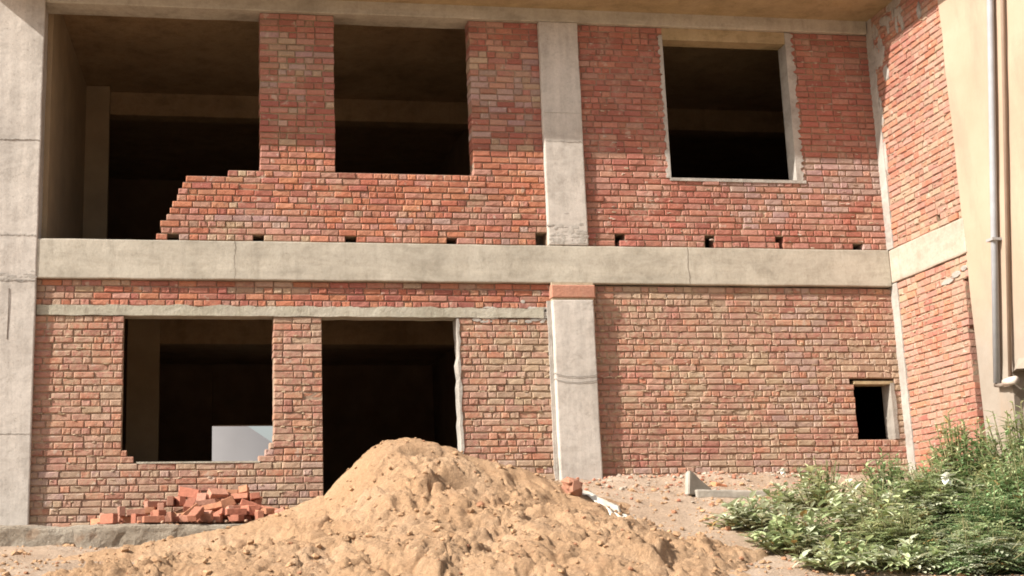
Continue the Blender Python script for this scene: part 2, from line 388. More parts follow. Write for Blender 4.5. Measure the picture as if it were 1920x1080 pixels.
# rough mortar at the column foot
def blobs(name, par, mat, n, fn, seed, cols=None):
    rr = random.Random(seed); bm = bmesh.new()
    for k in range(n):
        p, sx, sy, sz = fn(rr)
        r = bmesh.ops.create_icosphere(bm, subdivisions=1, radius=1.0)
        for v in r['verts']:
            q = v.co.normalized() * (1 + 0.35 * N.noise(v.co * 1.7 + Vector((k * 3.1, seed, 0))))
            v.co = Vector((p[0] + q.x * sx, p[1] + q.y * sy, p[2] + q.z * sz))
    o = obj(name, bm, mat, par); o['kind'] = 'stuff'; return o
blobs('mortar_splash', cm, M['cement'], 60, lambda r: ((r.uniform(4.74, 5.21), -0.004, 5.69 + abs(r.gauss(0, 0.12))), r.uniform(0.015, 0.06), 0.003, r.uniform(0.008, 0.03)), 3)
blobs('mortar_splash', cl, M['cement'], 30, lambda r: ((r.uniform(-2.0, -1.58), -0.012, 5.18 + r.gauss(0, 0.03)), r.uniform(0.02, 0.06), 0.003, r.uniform(0.006, 0.018)), 4)
# brick packing above the ground-floor column
mbp = MB(); rp = random.Random(8)
tfp = lambda u, n, z: (u, -0.06 - n, z)
brick(mbp, tfp, rp, 4.705, 5.265, 4.985, 5.150, (0.40, 0.185, 0.125, 1), 0.12, 0, 0)
mbp.add(boxv(4.715, -0.045, 4.955, 5.25, 0.3, 5.181), BF, (0.42, 0.34, 0.24, 1))
obj('brick_packing', mbp.get(), M['brick_ul'], B)
# grooves where the shutters met in the beam: short dark ridges of dried slurry
for x, z0, z1, sd_ in ((0.78, 5.19, 5.66, 1), (6.53, 5.19, 5.66, 2)):
    rr = random.Random(sd_); mb = MB(); n = 14
    for i in range(n):
        a = z0 + (z1 - z0) * i / n; xx = x + 0.008 * math.sin(i * 0.7) + rr.uniform(-0.004, 0.004)
        mb.add(boxv(xx - 0.0025, -0.004, a, xx + 0.0025 * rr.uniform(0.6, 1.4), 0.01, a + (z1 - z0) / n), BF, (0.2, 0.17, 0.14, 1))
    obj('casting_seam', mb.get(), M['loose'], B)
# wire round the lower column
for z, ph in ((4.02, 0.0), (3.95, 0.8)):
    pts = [(4.708, 0.3, z + 0.01), (4.708, -0.062, z + 0.02)] + [(4.715 + 0.53 * i / 10, -0.064, z - 0.03 * math.sin(math.pi * i / 10) + 0.004 * math.sin(i * 2 + ph)) for i in range(11)] + [(5.248, -0.062, z + 0.02), (5.248, 0.3, z)]
    v, f = tube(pts, 0.0025, 5); obj('binding_wire', (v, f, [(0.1, 0.09, 0.08, 1)] * len(f)), M['loose'], c2)
v, f = tube([(-1.87, -0.016, 5.05), (-1.868, -0.017, 4.72), (-1.872, -0.017, 4.44)], 0.004, 5); obj('rusty_wire', (v, f, [(0.12, 0.09, 0.07, 1)] * len(f)), M['loose'], cl)
# cement edge strip down the left side of that column
def ragged(name, par, mat, x0, x1, z0, z1, y0, y1, edge, amp, n=40, seed=0, tf=None):
    """vertical slab whose sides named in edge ('l','r','t','b') are uneven"""
    rr = random.Random(seed); mb = MB(); P = []
    for i in range(n + 1):
        z = z0 + (z1 - z0) * i / n
        a = x0 + (rr.uniform(-amp, amp) if 'l' in edge else 0); b = x1 + (rr.uniform(-amp, amp) if 'r' in edge else 0)
        P.append((a, b, z))
    for (a, b, z), (c, d, z2) in zip(P, P[1:]):
        vs = [(a, y0, z), (b, y0, z), (b, y1, z), (a, y1, z), (c, y0, z2), (d, y0, z2), (d, y1, z2), (c, y1, z2)]
        mb.add(vs, [f for f in BF][2:], (0.4, 0.4, 0.4, 1))
    a, b, z = P[0]; mb.add([(a, y0, z), (b, y0, z), (b, y1, z), (a, y1, z)], [(0, 3, 2, 1)], (0.4, 0.4, 0.4, 1))
    a, b, z = P[-1]; mb.add([(a, y0, z), (b, y0, z), (b, y1, z), (a, y1, z)], [(0, 1, 2, 3)], (0.4, 0.4, 0.4, 1))
    return obj(name, mb.get(), mat, par)
ragged('cement_edge', c2, M['cement'], 4.665, 4.713, 2.2, 4.96, 0.035, 0.10, 'lr', 0.006, seed=2)
# window dressings
ragged('plaster_reveal', wur, M['cement'], 8.12, 8.215, 6.60, 8.655, YB - 0.012, YB + 0.225, 'r', 0.032, 75, 3)
ragged('plaster_reveal', wur, M['cement'], 6.355, 6.402, 6.60, 8.56, YB - 0.010, YB + 0.225, 'l', 0.024, 75, 4)
ragged('sill', wur, M['cement'], 6.38, 8.24, 6.562, 6.602, YB - 0.013, YB + 0.22, 'lr', 0.01, 2, 5)
ragged('window_head', wur, M['conc_dark'], 6.40, 8.12, 8.50, 8.664, YB - 0.002, YB + 0.23, '', 0, 2, 6)
ragged('sill', wll, M['lintel'], -0.36, 1.10, 2.985, 3.005, YB - 0.006, YB + 0.22, 'lr', 0.02, 2, 7)
ragged('plaster_reveal', wll, M['inner'], -0.556, -0.530, 3.14, 4.73, YB + 0.01, YB + 0.225, '', 0, 4, 8)
ragged('plaster_reveal', wlm, M['cement'], 3.520, 3.548, 2.3, 4.735, YB - 0.010, YB + 0.225, 'lr', 0.012, 26, 9)
M['jamb'] = concrete_mat('old cement', (0.30, 0.265, 0.225), (0.22, 0.19, 0.16), (0.37, 0.33, 0.29), (3, 3, 3), 0.6)
ragged('plaster_reveal', wlr, M['jamb'], 9.15, 9.205, 3.215, 3.93, YB - 0.010, YB + 0.225, 'r', 0.012, 8, 10)
ragged('lintel', wlr, M['conc_dark'], 8.66, 9.19, 3.915, 3.955, YB - 0.004, YB + 0.22, 'lr', 0.01, 2, 11)
# broken bricks at the lower corners of the ground-floor window
rb = random.Random(12)
for a, b, c, d in ((-0.54, -0.39, 2.995, 3.065), (-0.54, -0.47, 3.07, 3.14), (1.07, 1.255, 2.995, 3.065), (1.15, 1.255, 3.07, 3.145), (1.20, 1.255, 3.15, 3.22)):
    mbb = MB(); brick(mbb, front, rb, a, b, c, d, pal_ul(rb, a, 5.5), 0.2, 0, 0)
    obj('broken_brick', mbb.get(), M['brick_lo'], wll)
# long lintel over window and doorway, ragged along both edges
rl = random.Random(3); mbl = MB(); n = 150; prof = []
for i in range(n + 1):
    x = -1.55 + (4.62 + 1.55) * i / n
    t_ = 0.010 * rl.random() + 0.030 * N.noise(Vector((x * 4, 1, 0))); b_ = 0.020 * N.noise(Vector((x * 4, 7, 0))) + 0.004 * rl.random()
    prof.append((x, 4.744 + b_ * 0.4, 4.862 + t_))
for (x, b_, t_), (x2, b2, t2) in zip(prof, prof[1:]):
    y = YB - 0.016 + 0.004 * N.noise(Vector((x * 3, 0, 0)))
    mbl.add([(x, y, b_), (x2, y, b2), (x2, YB + 0.23, b2), (x, YB + 0.23, b_), (x, y, t_), (x2, y, t2), (x2, YB + 0.23, t2), (x, YB + 0.23, t_)], BF, (0.4, 0.4, 0.4, 1))
obj('lintel', mbl.get(), M['lintel'], wll)
blobs('mortar_splash', wll, M['cement'], 50, lambda r: ((r.uniform(3.6, 4.68), YB - 0.004, 4.80 + r.gauss(0, 0.06)), r.uniform(0.03, 0.09), 0.003, r.uniform(0.01, 0.03)), 5)
# squeezed-out mortar lumps over the joints of each panel
def lumps(par, mat, n, u0, u1, z0, z1, tf, holes, seed, c=(0.42, 0.32, 0.21)):
    rr = random.Random(seed); mb = MB()
    for k in range(n):
        u = rr.uniform(u0, u1); z = z0 + round((rr.uniform(z0, z1) - z0) / 0.085) * 0.085 + rr.gauss(0, 0.008)
        if any(h[0] - 0.03 < u < h[1] + 0.03 and h[2] - 0.03 < z < h[3] + 0.03 for h in holes): continue
        w_ = rr.uniform(0.012, 0.05); h_ = rr.uniform(0.004, 0.014); m_ = 7
        f = rr.uniform(0.8, 1.15); cc = (c[0] * f, c[1] * f, c[2] * f * rr.uniform(0.9, 1.1), 1)
        ring = []; inn = []
        for i in range(m_):
            an = 2 * math.pi * i / m_; s = rr.uniform(0.7, 1.25)
            ring.append(tf(u + math.cos(an) * w_ * s, -0.006, z + math.sin(an) * h_ * s)); inn.append(tf(u + math.cos(an) * w_ * s * 0.6, rr.uniform(0.003, 0.009), z + math.sin(an) * h_ * s * 0.6))
        vs = ring + inn
        fs = [(i, (i + 1) % m_, m_ + (i + 1) % m_, m_ + i) for i in range(m_)] + [tuple(range(m_, 2 * m_))]
        mb.add(vs, fs, cc)
    obj('mortar_lumps', mb.get(), mat, par)['kind'] = 'stuff'
lumps(wll, M['brick_lo'], 520, -1.5, 4.7, 2.3, 4.7, front, [(-0.6, 1.3, 2.95, 5), (1.8, 3.58, 2, 5)], 1)
lumps(wlr, M['brick_lo'], 620, 5.3, 9.25, 2.3, 5.1, front, [(8.5, 9.25, 3.15, 4.05)], 2, (0.44, 0.32, 0.22))
lumps(wru, M['brick_ret'], 260, 0.12, 1.7, 5.7, 8.9, ret, [(1.1, 1.3, 5.7, 5.9)], 3, (0.48, 0.36, 0.26))
lumps(wrl, M['brick_ret'], 240, 0.12, 1.55, 2.3, 5.0, ret, [], 4, (0.48, 0.36, 0.26))
lumps(wur, M['brick_ur'], 150, 5.3, 9.2, 5.7, 8.6, front, [(6.3, 8.3, 6.5, 9)], 5, (0.48, 0.38, 0.30))
# ragged render smeared over the top of the side brick walls
def smear(par, mat, pts, seed):
    rr = random.Random(seed); mb = MB()
    for (u, z, wu, wz) in pts:
        m_ = 14; ring = []; inn = []
        for i in range(m_):
            an = 2 * math.pi * i / m_; s = rr.uniform(0.75, 1.25)
            du, dz = math.cos(an) * wu * s, math.sin(an) * wz * s
            ring.append(ret(u + du, -0.006, z + dz)); inn.append(ret(u + du * 0.85, rr.uniform(0.008, 0.013), z + dz * 0.85))
        mb.add(ring + inn, [(i, (i + 1) % m_, m_ + (i + 1) % m_, m_ + i) for i in range(m_)] + [tuple(range(m_, 2 * m_))], (0.4, 0.4, 0.4, 1))
    obj('cement_smear', mb.get(), mat, par)['kind'] = 'stuff'
r9 = random.Random(9)
smear(wru, M['cement'], [(r9.uniform(0.15, 0.38), r9.uniform(7.9, 8.75), 0.07, 0.11) for _ in range(7)] + [(r9.uniform(0.35, 1.0), r9.uniform(8.62, 8.85), 0.10, 0.06) for _ in range(7)] +
      [(r9.uniform(0.5, 1.4), r9.uniform(8.45, 8.7), 0.03, 0.10) for _ in range(8)] + [(0.14, 6.9, 0.03, 0.25), (0.14, 7.5, 0.04, 0.2)], 1)
smear(wrl, M['cement'], [(1.30, 4.975, 0.14, 0.04), (1.5, 5.02, 0.10, 0.04), (1.68, 5.06, 0.06, 0.035)], 2)
# plastered wing wall carrying on towards the viewer, with an opening low down
def wing_blocks():
    bm = bmesh.new()
    T = 0.24
    for a in ((XR - 0.012, -2.40, 2.0, XR + T, -1.768, 9.6), (XR - 0.012, -4.6, 3.72, XR + T, -2.40, 9.6), (XR - 0.012, -4.6, 2.0, XR + T, -3.3, 3.72)):
        bbox(bm, *a)
    bmesh.ops.remove_doubles(bm, verts=bm.verts, dist=1e-4)
    for ax, (a, b, st) in enumerate(((0, 0, 0), (-4.6, -1.768, 0.15), (2.0, 9.6, 0.2))):
        if ax == 0: continue
        n = int((b - a) / st)
        for i in range(1, n):
            co = [0, 0, 0]; no = [0, 0, 0]; co[ax] = a + (b - a) * i / n; no[ax] = 1
            bmesh.ops.bisect_plane(bm, geom=bm.verts[:] + bm.edges[:] + bm.faces[:], plane_co=co, plane_no=no)
    for v in bm.verts:
        v.co += N.noise_vector(v.co * 1.6) * 0.010 + N.noise_vector(v.co * 6) * 0.003
        if -2.6 < v.co.y < -2.2 and v.co.z < 3.8: v.co += N.noise_vector(v.co * 9) * 0.05
    return bm
m, t, b = nodes('peach plaster', 0.9)
geo = t.nodes.new('ShaderNodeNewGeometry'); sp = t.nodes.new('ShaderNodeSeparateXYZ'); t.links.new(geo.outputs['Position'], sp.inputs[0])
ad = t.nodes.new('ShaderNodeMath'); ad.operation = 'MULTIPLY_ADD'; t.links.new(tnoise(t, 1.4, 5, 0.65), ad.inputs[0]); ad.inputs[1].default_value = 1.6; t.links.new(sp.outputs['Z'], ad.inputs[2])
mr = t.nodes.new('ShaderNodeMapRange'); t.links.new(ad.outputs[0], mr.inputs[0]); mr.inputs[1].default_value = 4.6; mr.inputs[2].default_value = 5.9
paint = ramp(t, tnoise(t, 0.8, 6, 0.6), [(0.3, (0.36, 0.255, 0.18)), (0.7, (0.43, 0.315, 0.23))])
raw = ramp(t, tnoise(t, 2.2, 7, 0.65), [(0.3, (0.24, 0.20, 0.16)), (0.7, (0.31, 0.265, 0.22))])
cc = mix(t, mr.outputs[0], raw, paint)
cc = mix(t, ramp(t, tnoise(t, 1.6, 6, 0.7, (1, 1, 0.35)), [(0.47, g(0)), (0.66, g(0.7))]), cc, (0.30, 0.225, 0.165))
t.links.new(cc, b.inputs['Base Color']); p_ = bump(t, b, tnoise(t, 50, 5, 0.7), 0.2, 0.006); bump(t, b, tnoise(t, 3, 5, 0.6), 0.3, 0.03, p_)
M['peach'] = m
wing = obj('plaster_wall', wing_blocks(), M['peach'], B, label='peach plastered side wall nearest the viewer')
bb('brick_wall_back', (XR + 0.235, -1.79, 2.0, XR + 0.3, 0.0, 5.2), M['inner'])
# drain pipes on the wing wall
def pipe(pts, r, c, name, rough):
    v, f = tube(pts, r, 14); o = obj(name, (v, f, [c] * len(f)), M[rough], wing, smooth=True); return o
M['pvc'] = col_mat('grey plastic pipe', 0.45, 0.12, 0.0, 6)
x1 = XR - 0.075
p1 = pipe([(x1, -3.24, 9.7), (x1, -2.935, 7.92), (x1, -2.56, 5.75), (x1, -2.20, 3.62)], 0.038, (0.33, 0.33, 0.345, 1), 'drain_pipe', 'pvc'); p1['label'] = 'thick grey drain pipe on the plastered wall'
p2 = pipe([(x1 + 0.02, -3.40, 9.7), (x1 + 0.02, -3.13, 7.82), (x1 + 0.02, -2.44, 3.66)], 0.022, (0.26, 0.185, 0.14, 1), 'drain_pipe', 'pvc'); p2['label'] = 'thin brown pipe beside the grey drain pipe'
e1 = pipe([(x1, -2.17, 3.60), (x1, -2.26, 3.585), (x1 - 0.01, -2.42, 3.585)], 0.024, (0.20, 0.16, 0.13, 1), 'pipe_outlet', 'pvc')
e2 = pipe([(x1 - 0.01, -2.38, 3.60), (x1 - 0.02, -2.60, 3.60)], 0.045, (0.62, 0.52, 0.45, 1), 'pipe_outlet', 'pvc')
for z in (8.1, 5.2):
    yy = -2.56 - (z - 5.75) * 0.1725
    mb = MB(); mb.add(boxv(XR - 0.135, yy - 0.065, z, XR - 0.01, yy + 0.065, z + 0.03), BF, (0.32, 0.30, 0.29, 1))
    obj('pipe_clamp', mb.get(), M['pvc'], p1)
# roof slab that oversails both faces
ZS = 8.845
bm = bmesh.new(); ov = 0.76; wv = 0.62
pr = [(-2.34, -ov), (XR - wv, -ov), (XR - wv, -5.2), (XR + 0.6, -5.2), (XR + 0.6, -0.004), (-2.34, -0.004)]
lo = [bm.verts.new((x, y, ZS)) for x, y in pr]; hi = [bm.verts.new((x, y, ZS + 0.13)) for x, y in pr]
bm.faces.new(lo[::-1]); bm.faces.new(hi)
for i in range(6): bm.faces.new((lo[i], lo[(i + 1) % 6], hi[(i + 1) % 6], hi[i]))
bmesh.ops.recalc_face_normals(bm, faces=bm.faces)
obj('eaves_slab', bm, M['conc_dark'], B)
# ---- inside
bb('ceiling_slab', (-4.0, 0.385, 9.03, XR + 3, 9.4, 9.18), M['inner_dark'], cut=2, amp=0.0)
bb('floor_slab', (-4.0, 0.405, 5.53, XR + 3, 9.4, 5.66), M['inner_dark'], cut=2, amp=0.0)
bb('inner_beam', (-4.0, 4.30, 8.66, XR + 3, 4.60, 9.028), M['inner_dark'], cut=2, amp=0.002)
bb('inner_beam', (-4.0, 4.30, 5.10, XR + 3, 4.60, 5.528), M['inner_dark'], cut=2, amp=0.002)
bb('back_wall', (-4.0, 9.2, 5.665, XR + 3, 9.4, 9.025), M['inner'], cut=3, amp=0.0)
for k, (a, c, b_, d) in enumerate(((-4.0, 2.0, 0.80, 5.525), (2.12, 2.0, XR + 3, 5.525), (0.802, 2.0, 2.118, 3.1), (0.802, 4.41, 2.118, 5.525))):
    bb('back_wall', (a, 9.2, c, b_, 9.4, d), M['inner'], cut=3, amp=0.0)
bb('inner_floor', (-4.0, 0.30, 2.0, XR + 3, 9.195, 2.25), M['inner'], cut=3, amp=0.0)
def slant(name, x0, y0, x1_, y1, z0, z1, th, mat):
    mb = MB(); d = Vector((x1_ - x0, y1 - y0)).normalized(); nx, ny = d.y * th, -d.x * th
    a = [(x0, y0), (x1_, y1), (x1_ - abs(nx), y1 + abs(ny) * 0), (x0 - abs(nx), y0)]
    vs = [(x, y, z0) for x, y in a] + [(x, y, z1) for x, y in a]
    mb.add(vs, BF, (0.3, 0.3, 0.3, 1)); return obj(name, mb.get(), mat, B)
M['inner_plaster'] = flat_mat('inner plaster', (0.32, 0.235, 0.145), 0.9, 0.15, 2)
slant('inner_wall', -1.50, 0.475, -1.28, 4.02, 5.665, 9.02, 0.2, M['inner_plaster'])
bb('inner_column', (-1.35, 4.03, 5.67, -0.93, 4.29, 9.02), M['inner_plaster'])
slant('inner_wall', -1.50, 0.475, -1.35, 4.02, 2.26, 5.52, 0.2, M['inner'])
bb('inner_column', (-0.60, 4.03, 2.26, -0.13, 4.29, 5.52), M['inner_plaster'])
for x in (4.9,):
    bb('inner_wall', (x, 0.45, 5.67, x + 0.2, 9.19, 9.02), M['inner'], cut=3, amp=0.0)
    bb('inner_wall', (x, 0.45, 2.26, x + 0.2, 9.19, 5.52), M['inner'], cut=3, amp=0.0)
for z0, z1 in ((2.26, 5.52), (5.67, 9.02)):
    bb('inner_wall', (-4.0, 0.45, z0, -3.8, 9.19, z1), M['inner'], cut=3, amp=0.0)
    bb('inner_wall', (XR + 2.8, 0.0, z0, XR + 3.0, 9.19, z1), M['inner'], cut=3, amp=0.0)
# closing walls outside the frame, left of the left column, and behind the wing
bb('inner_wall', (XR + 1.2, -4.6, 2.0, XR + 1.4, -1.9, 4.2), M['inner'], cut=3, amp=0.0)  # box added behind the wing so that its low opening stays dark
bb('dark_box_top', (XR + 0.26, -4.6, 4.0, XR + 1.19, -1.9, 4.15), M['inner'], cut=3, amp=0.0)
bb('inner_wall', (XR + 0.26, -2.0, 2.0, XR + 1.19, -1.9, 3.99), M['inner'], cut=3, amp=0.0)
brick_wall('brick_wall', 'plain brick panel left of the left column', -4.0, -2.205, 2.15, 9.0, [], [], pal_ll, M['brick_lo'], front, 71)
bb('outer_wall', (XR + 0.31, -0.2, 2.0, XR + 3.0, -0.01, 9.0), M['inner'], cut=3, amp=0.0)
# plinth in front of the left half
bb('plinth', (-2.6, -1.0, 1.2, 1.9, 0.045, 2.25), soil_mat('dusty grey earth', (0.29, 0.235, 0.175), (0.35, 0.295, 0.23), (0.41, 0.36, 0.295)), amp=0.05, bev=0.04, cut=0.08, seed=14)
# ---------------------------------------------------------------- ground
def sm(a, b, x):
    x = min(max((x - a) / (b - a), 0), 1); return x * x * (3 - 2 * x)
def fbm(x, y, s, o=0, oc=4):
    return N.fractal(Vector((x * s, y * s, o)), 0.9, 2.1, oc)
PK = [(-8, 1.5), (-3, 1.65), (-1.3, 1.84), (-0.5, 1.97), (0.2, 2.08), (0.74, 2.18), (1.1, 2.29), (1.34, 2.38), (1.61, 2.48), (1.75, 2.62), (1.86, 2.73), (2.0, 2.87), (2.12, 2.95), (2.26, 3.01), (2.45, 3.035), (2.62, 3.02), (2.86, 2.95), (3.08, 2.855), (3.3, 2.80), (3.59, 2.735), (3.8, 2.67), (3.99, 2.60), (4.28, 2.50), (4.6, 2.40), (5.1, 2.25), (5.6, 2.05), (6.5, 1.8), (12, 1.6)]
FR = [(-8, 1.55), (-3, 1.62), (-1.5, 1.74), (-0.3, 1.88), (1, 2.06), (2.2, 2.17), (3.2, 2.20), (4.5, 2.12), (5.4, 1.90), (6.2, 1.70), (8, 1.5)]
def lerp(T, x):
    if x <= T[0][0]: return T[0][1]
    for (a, p), (b, q) in zip(T, T[1:]):
        if x <= b: return p + (q - p) * (x - a) / (b - a)
    return T[-1][1]
def ground_z(x, y):
    right = 2.74 + 0.05 * fbm(x, y, 0.9, 3)           # soil against the wall, right half
    left = 2.05
    back = left + (right - left) * sm(3.2, 4.7, x)
    z = 1.55 + (back - 1.55) * sm(-5.6, 0.1, y)
    if y > -1.3: z += (back - z) * sm(-1.3, -0.1, y) * 0.7
    z = z + (0.0 - z) * (1 - sm(-16.0, -4.6, y)) if y < -4.6 else z
    if y > 0.3: z = min(z, 2.24 if y < 9.3 else 2.1)
    if y > 9.3: z = 2.1 + 0.0 * y
    far = math.hypot(x - 4, y + 5)
    amp = 1.0 if far < 14 else 0.4
    if -9 < y < 0.2 and -4 < x < 12:
        z += 0.05 * fbm(x, y, 1.3, 9) + 0.018 * fbm(x, y, 5, 4) + 0.006 * fbm(x, y, 16, 2)
    else: z += 0.05 * fbm(x, y, 0.3, 9) * amp
    return z
def axis(lo, hi, f0, f1, fine, far):
    a = []; v = lo
    while v < f0: a.append(v); v += max(fine, (f0 - v) * 0.25)
    v = f0
    while v < f1: a.append(v); v += fine
    while v < hi: a.append(v); v += max(fine, (v - f1) * 0.25)
    a.append(hi); return a
def grid(xs, ys, zf, name, mat, drop=None):
    vs = [(x, y, zf(x, y)) for y in ys for x in xs]; n = len(xs)
    fs = []
    for j in range(len(ys) - 1):
        for i in range(n - 1):
            q = (j * n + i, j * n + i + 1, (j + 1) * n + i + 1, (j + 1) * n + i)
            if drop and drop(vs[q[0]], vs[q[2]]): continue
            fs.append(q)
    return obj(name, (vs, fs, None), mat, smooth=True)
M['soil'] = soil_mat('pale dusty soil', (0.39, 0.275, 0.19), (0.44, 0.325, 0.235), (0.49, 0.375, 0.285))
M['sand'] = soil_mat('orange sandy soil', (0.39, 0.235, 0.128), (0.46, 0.29, 0.168), (0.51, 0.345, 0.22))
gx = axis(-300, 300, -3.5, 12, 0.055, 1); gy = axis(-60, 400, -7.5, 0.1, 0.055, 1)
gr = grid(gx, gy, ground_z, 'ground', M['soil']); tag(gr, kind='structure')
# ---- the heap of dug earth in front of the doorway
def clods(x, y):
    """craggy broken surface: lumps with sharp lower edges"""
    v = 0.0; wx = 0.22 * N.noise(Vector((x * 2.3, y * 2.3, 3))); wy = 0.22 * N.noise(Vector((x * 2.3, y * 2.3, 13)))
    X, Y = x + wx, y + wy
    for s, a in ((1.2, 0.17), (3.4, 0.12), (8.0, 0.062), (17, 0.032)):
        d, pts = N.voronoi(Vector((X * s, Y * s * 1.3, s)))
        c = pts[0]; h = (math.sin(c[0] * 12.98 + c[1] * 78.2 + s) * 43758.5) % 1.0
        tx = (math.sin(c[0] * 39.3 + c[1] * 11.1) * 3758.5) % 1.0 - 0.5
        e = min((d[1] - d[0]) / 0.22, 1.0); e = e * e * (3 - 2 * e)
        v += a * ((h - 0.5) * 0.55 * e + (e - 0.85) * 0.36 + tx * (X * s - c[0]) * 0.7 * e)
    v += 0.06 * N.noise(Vector((x * 1.9, y * 2.6, 8))) + 0.035 * N.noise(Vector((x * 5, y * 6, 8))) + 0.016 * N.noise(Vector((x * 14, y * 14, 1))) + 0.015 * N.noise(Vector((x * 31, y * 31, 1))) + 0.009 * N.noise(Vector((x * 60, y * 60, 1)))
    return v
def pile_z(x, y):
    yr = -2.2 + 0.12 * math.sin(x * 1.3)
    h = lerp(PK, x) + 0.016 * N.noise(Vector((x * 9, 3, 0))) + 0.035 * N.noise(Vector((x * 3.2, 5, 0))) * (x > 2.8) + 0.012 * N.noise(Vector((x * 24, 3, 0)))
    d = y - yr
    if d > 0: z = h - 0.75 * d                    # away from the viewer
    else:
        q = -d; F = lerp(FR, x) - 0.30 * (q - 1.5)
        k = sm(0.15, 2.0, q); z = (h - 0.46 * q) * (1 - k) + F * k - 1.6 * sm(3.1, 4.3, q)
    z += clods(x, y) * sm(-0.02, 0.6, abs(d)) * 0.95 * (0.95 + 0.6 * N.noise(Vector((x * 0.9, y * 0.9, 31))))
    # smooth cap lump, wet and overhanging on its right
    e = ((x - 2.40) / 0.46) ** 2 + ((y + 2.36) / 0.30) ** 2
    if e < 1: z = z + (max(z, 3.0 - 0.30 * abs(d)) - z) * (1 - e) + 0.02 * (1 - e)
    q = ((x - 2.72 - 0.25 * (y + 2.5)) / 0.40) ** 2 + ((y + 2.56 + 0.1 * (x - 2.7)) / 0.12) ** 2
    if q < 1: z -= 0.17 * (1 - q)
    for (cx, cy, rx, ry, an, dp) in ((3.9, -4.2, .35, .06, -.3, .09), (2.2, -4.6, .4, .05, .2, .07), (0.2, -3.6, .3, .05, .3, .08), (3.0, -3.02, 0.42, 0.055, 0.05, 0.12), (3.25, -3.22, 0.34, 0.05, -0.2, 0.10), (4.35, -3.3, 0.38, 0.05, -0.32, 0.11), (3.7, -3.35, 0.4, 0.045, 0.35, 0.09), (1.35, -3.0, 0.16, 0.06, 0.8, 0.09), (1.1, -3.5, 0.30, 0.05, 0.5, 0.08), (2.2, -3.4, 0.08, 0.14, 0.1, 0.09), (2.9, -3.9, 0.3, 0.05, 0.1, 0.07), (0.8, -3.9, 0.3, 0.05, 0.5, 0.08)):
        dx, dy = x - cx, y - cy; u = (dx * math.cos(an) + dy * math.sin(an)) / rx; v = (-dx * math.sin(an) + dy * math.cos(an)) / ry
        k = u * u + v * v
        if k < 1: z -= dp * (1 - k) ** 0.6
    return z
import itertools
px = [-3.0 + 0.024 * i for i in range(int(10.2 / 0.024))]; py = [-6.6 + 0.024 * i for i in range(int(5.7 / 0.024))]
n = len(px); pv = []
for y in py:
    for x in px:
        z = pile_z(x, y)
        j = Vector((x * 1.0, y * 1.0, z)); k = N.noise_vector(j * 7) * 0.02 + N.noise_vector(j * 21) * 0.008
        pv.append((x + k.x, y + k.y, z))
gz = [ground_z(v[0], v[1]) for v in pv]
pf = []
for j in range(len(py) - 1):
    for i in range(n - 1):
        q = (j * n + i, j * n + i + 1, (j + 1) * n + i + 1, (j + 1) * n + i)
        if any(pv[k][2] > gz[k] - 0.06 and not (pv[k][1] > -0.98 and pv[k][0] < 1.9) for k in q): pf.append(q)
used = sorted({k for q in pf for k in q}); mp = {k: i for i, k in enumerate(used)}
pile = obj('earth_pile', ([pv[k] for k in used], [tuple(mp[k] for k in q) for q in pf], None), M['sand'], smooth=True)
tag(pile, 'large cloddy pile of orange sandy earth heaped in front of the dark doorway', 'earth pile')
def surf(x, y): return max(pile_z(x, y), ground_z(x, y))
# ---- crumbs and small clods strewn over soil and pile
rr = random.Random(77); bmk = MB()
ico = bmesh.new(); bmesh.ops.create_icosphere(ico, subdivisions=1, radius=1.0)
IV = [v.co.copy() for v in ico.verts]; IF = [tuple(v.index for v in f.verts) for f in ico.faces]; ico.free()
def stone(mb, p, s, c, rnd, flat=0.7):
    o = Vector((rnd.random() * 90, rnd.random() * 90, 0)); M3 = Euler((rnd.random() * 6, rnd.random() * 6, rnd.random() * 6)).to_matrix()
    vs = []
    for v in IV:
        q = v * (1 + 0.55 * N.noise(v * 1.3 + o)); q = M3 @ q; vs.append((p[0] + q.x * s, p[1] + q.y * s, p[2] + q.z * s * flat))
    mb.add(vs, IF, c)
for k in range(3600):
    x = rr.uniform(-2.2, 7.0); y = rr.uniform(-6.2, -0.9)
    if y > -1.05 and x < 1.9: continue
    s = min(0.006 + rr.expovariate(120), 0.045); f = rr.uniform(0.8, 1.1)
    c = (0.39 * f, 0.24 * f, 0.135 * f, 1) if rr.random() < 0.9 else (0.32 * f, 0.16 * f, 0.09 * f, 1)
    stone(bmk, (x, y, surf(x, y) + s * 0.25), s, c, rr)
for k in range(420):
    x = rr.uniform(4.6, 7.8); y = -0.05 - abs(rr.gauss(0, 0.9)); s = rr.uniform(0.008, 0.032)
    c = rr.choice(((0.34, 0.15, 0.095, 1), (0.38, 0.22, 0.15, 1), (0.36, 0.30, 0.24, 1)))
    stone(bmk, (x, y, ground_z(x, y) + s * 0.3), s, c, rr)
for k in range(160):
    x = rr.gauss(0.4, 0.5); y = rr.uniform(-0.95, -0.3); s = rr.uniform(0.008, 0.035); stone(bmk, (x, y, 2.262 + s * 0.4), s, rr.choice(((0.36, 0.15, 0.09, 1), (0.40, 0.26, 0.18, 1))), rr)
M['clod'] = col_mat('dry clod', 0.97, 0.15, 0.6, 40)
tag(obj('soil_crumbs', bmk.get(), M['clod']), 'small crumbs of dry orange earth strewn over the pile and the soil', 'soil crumbs', kind='stuff')
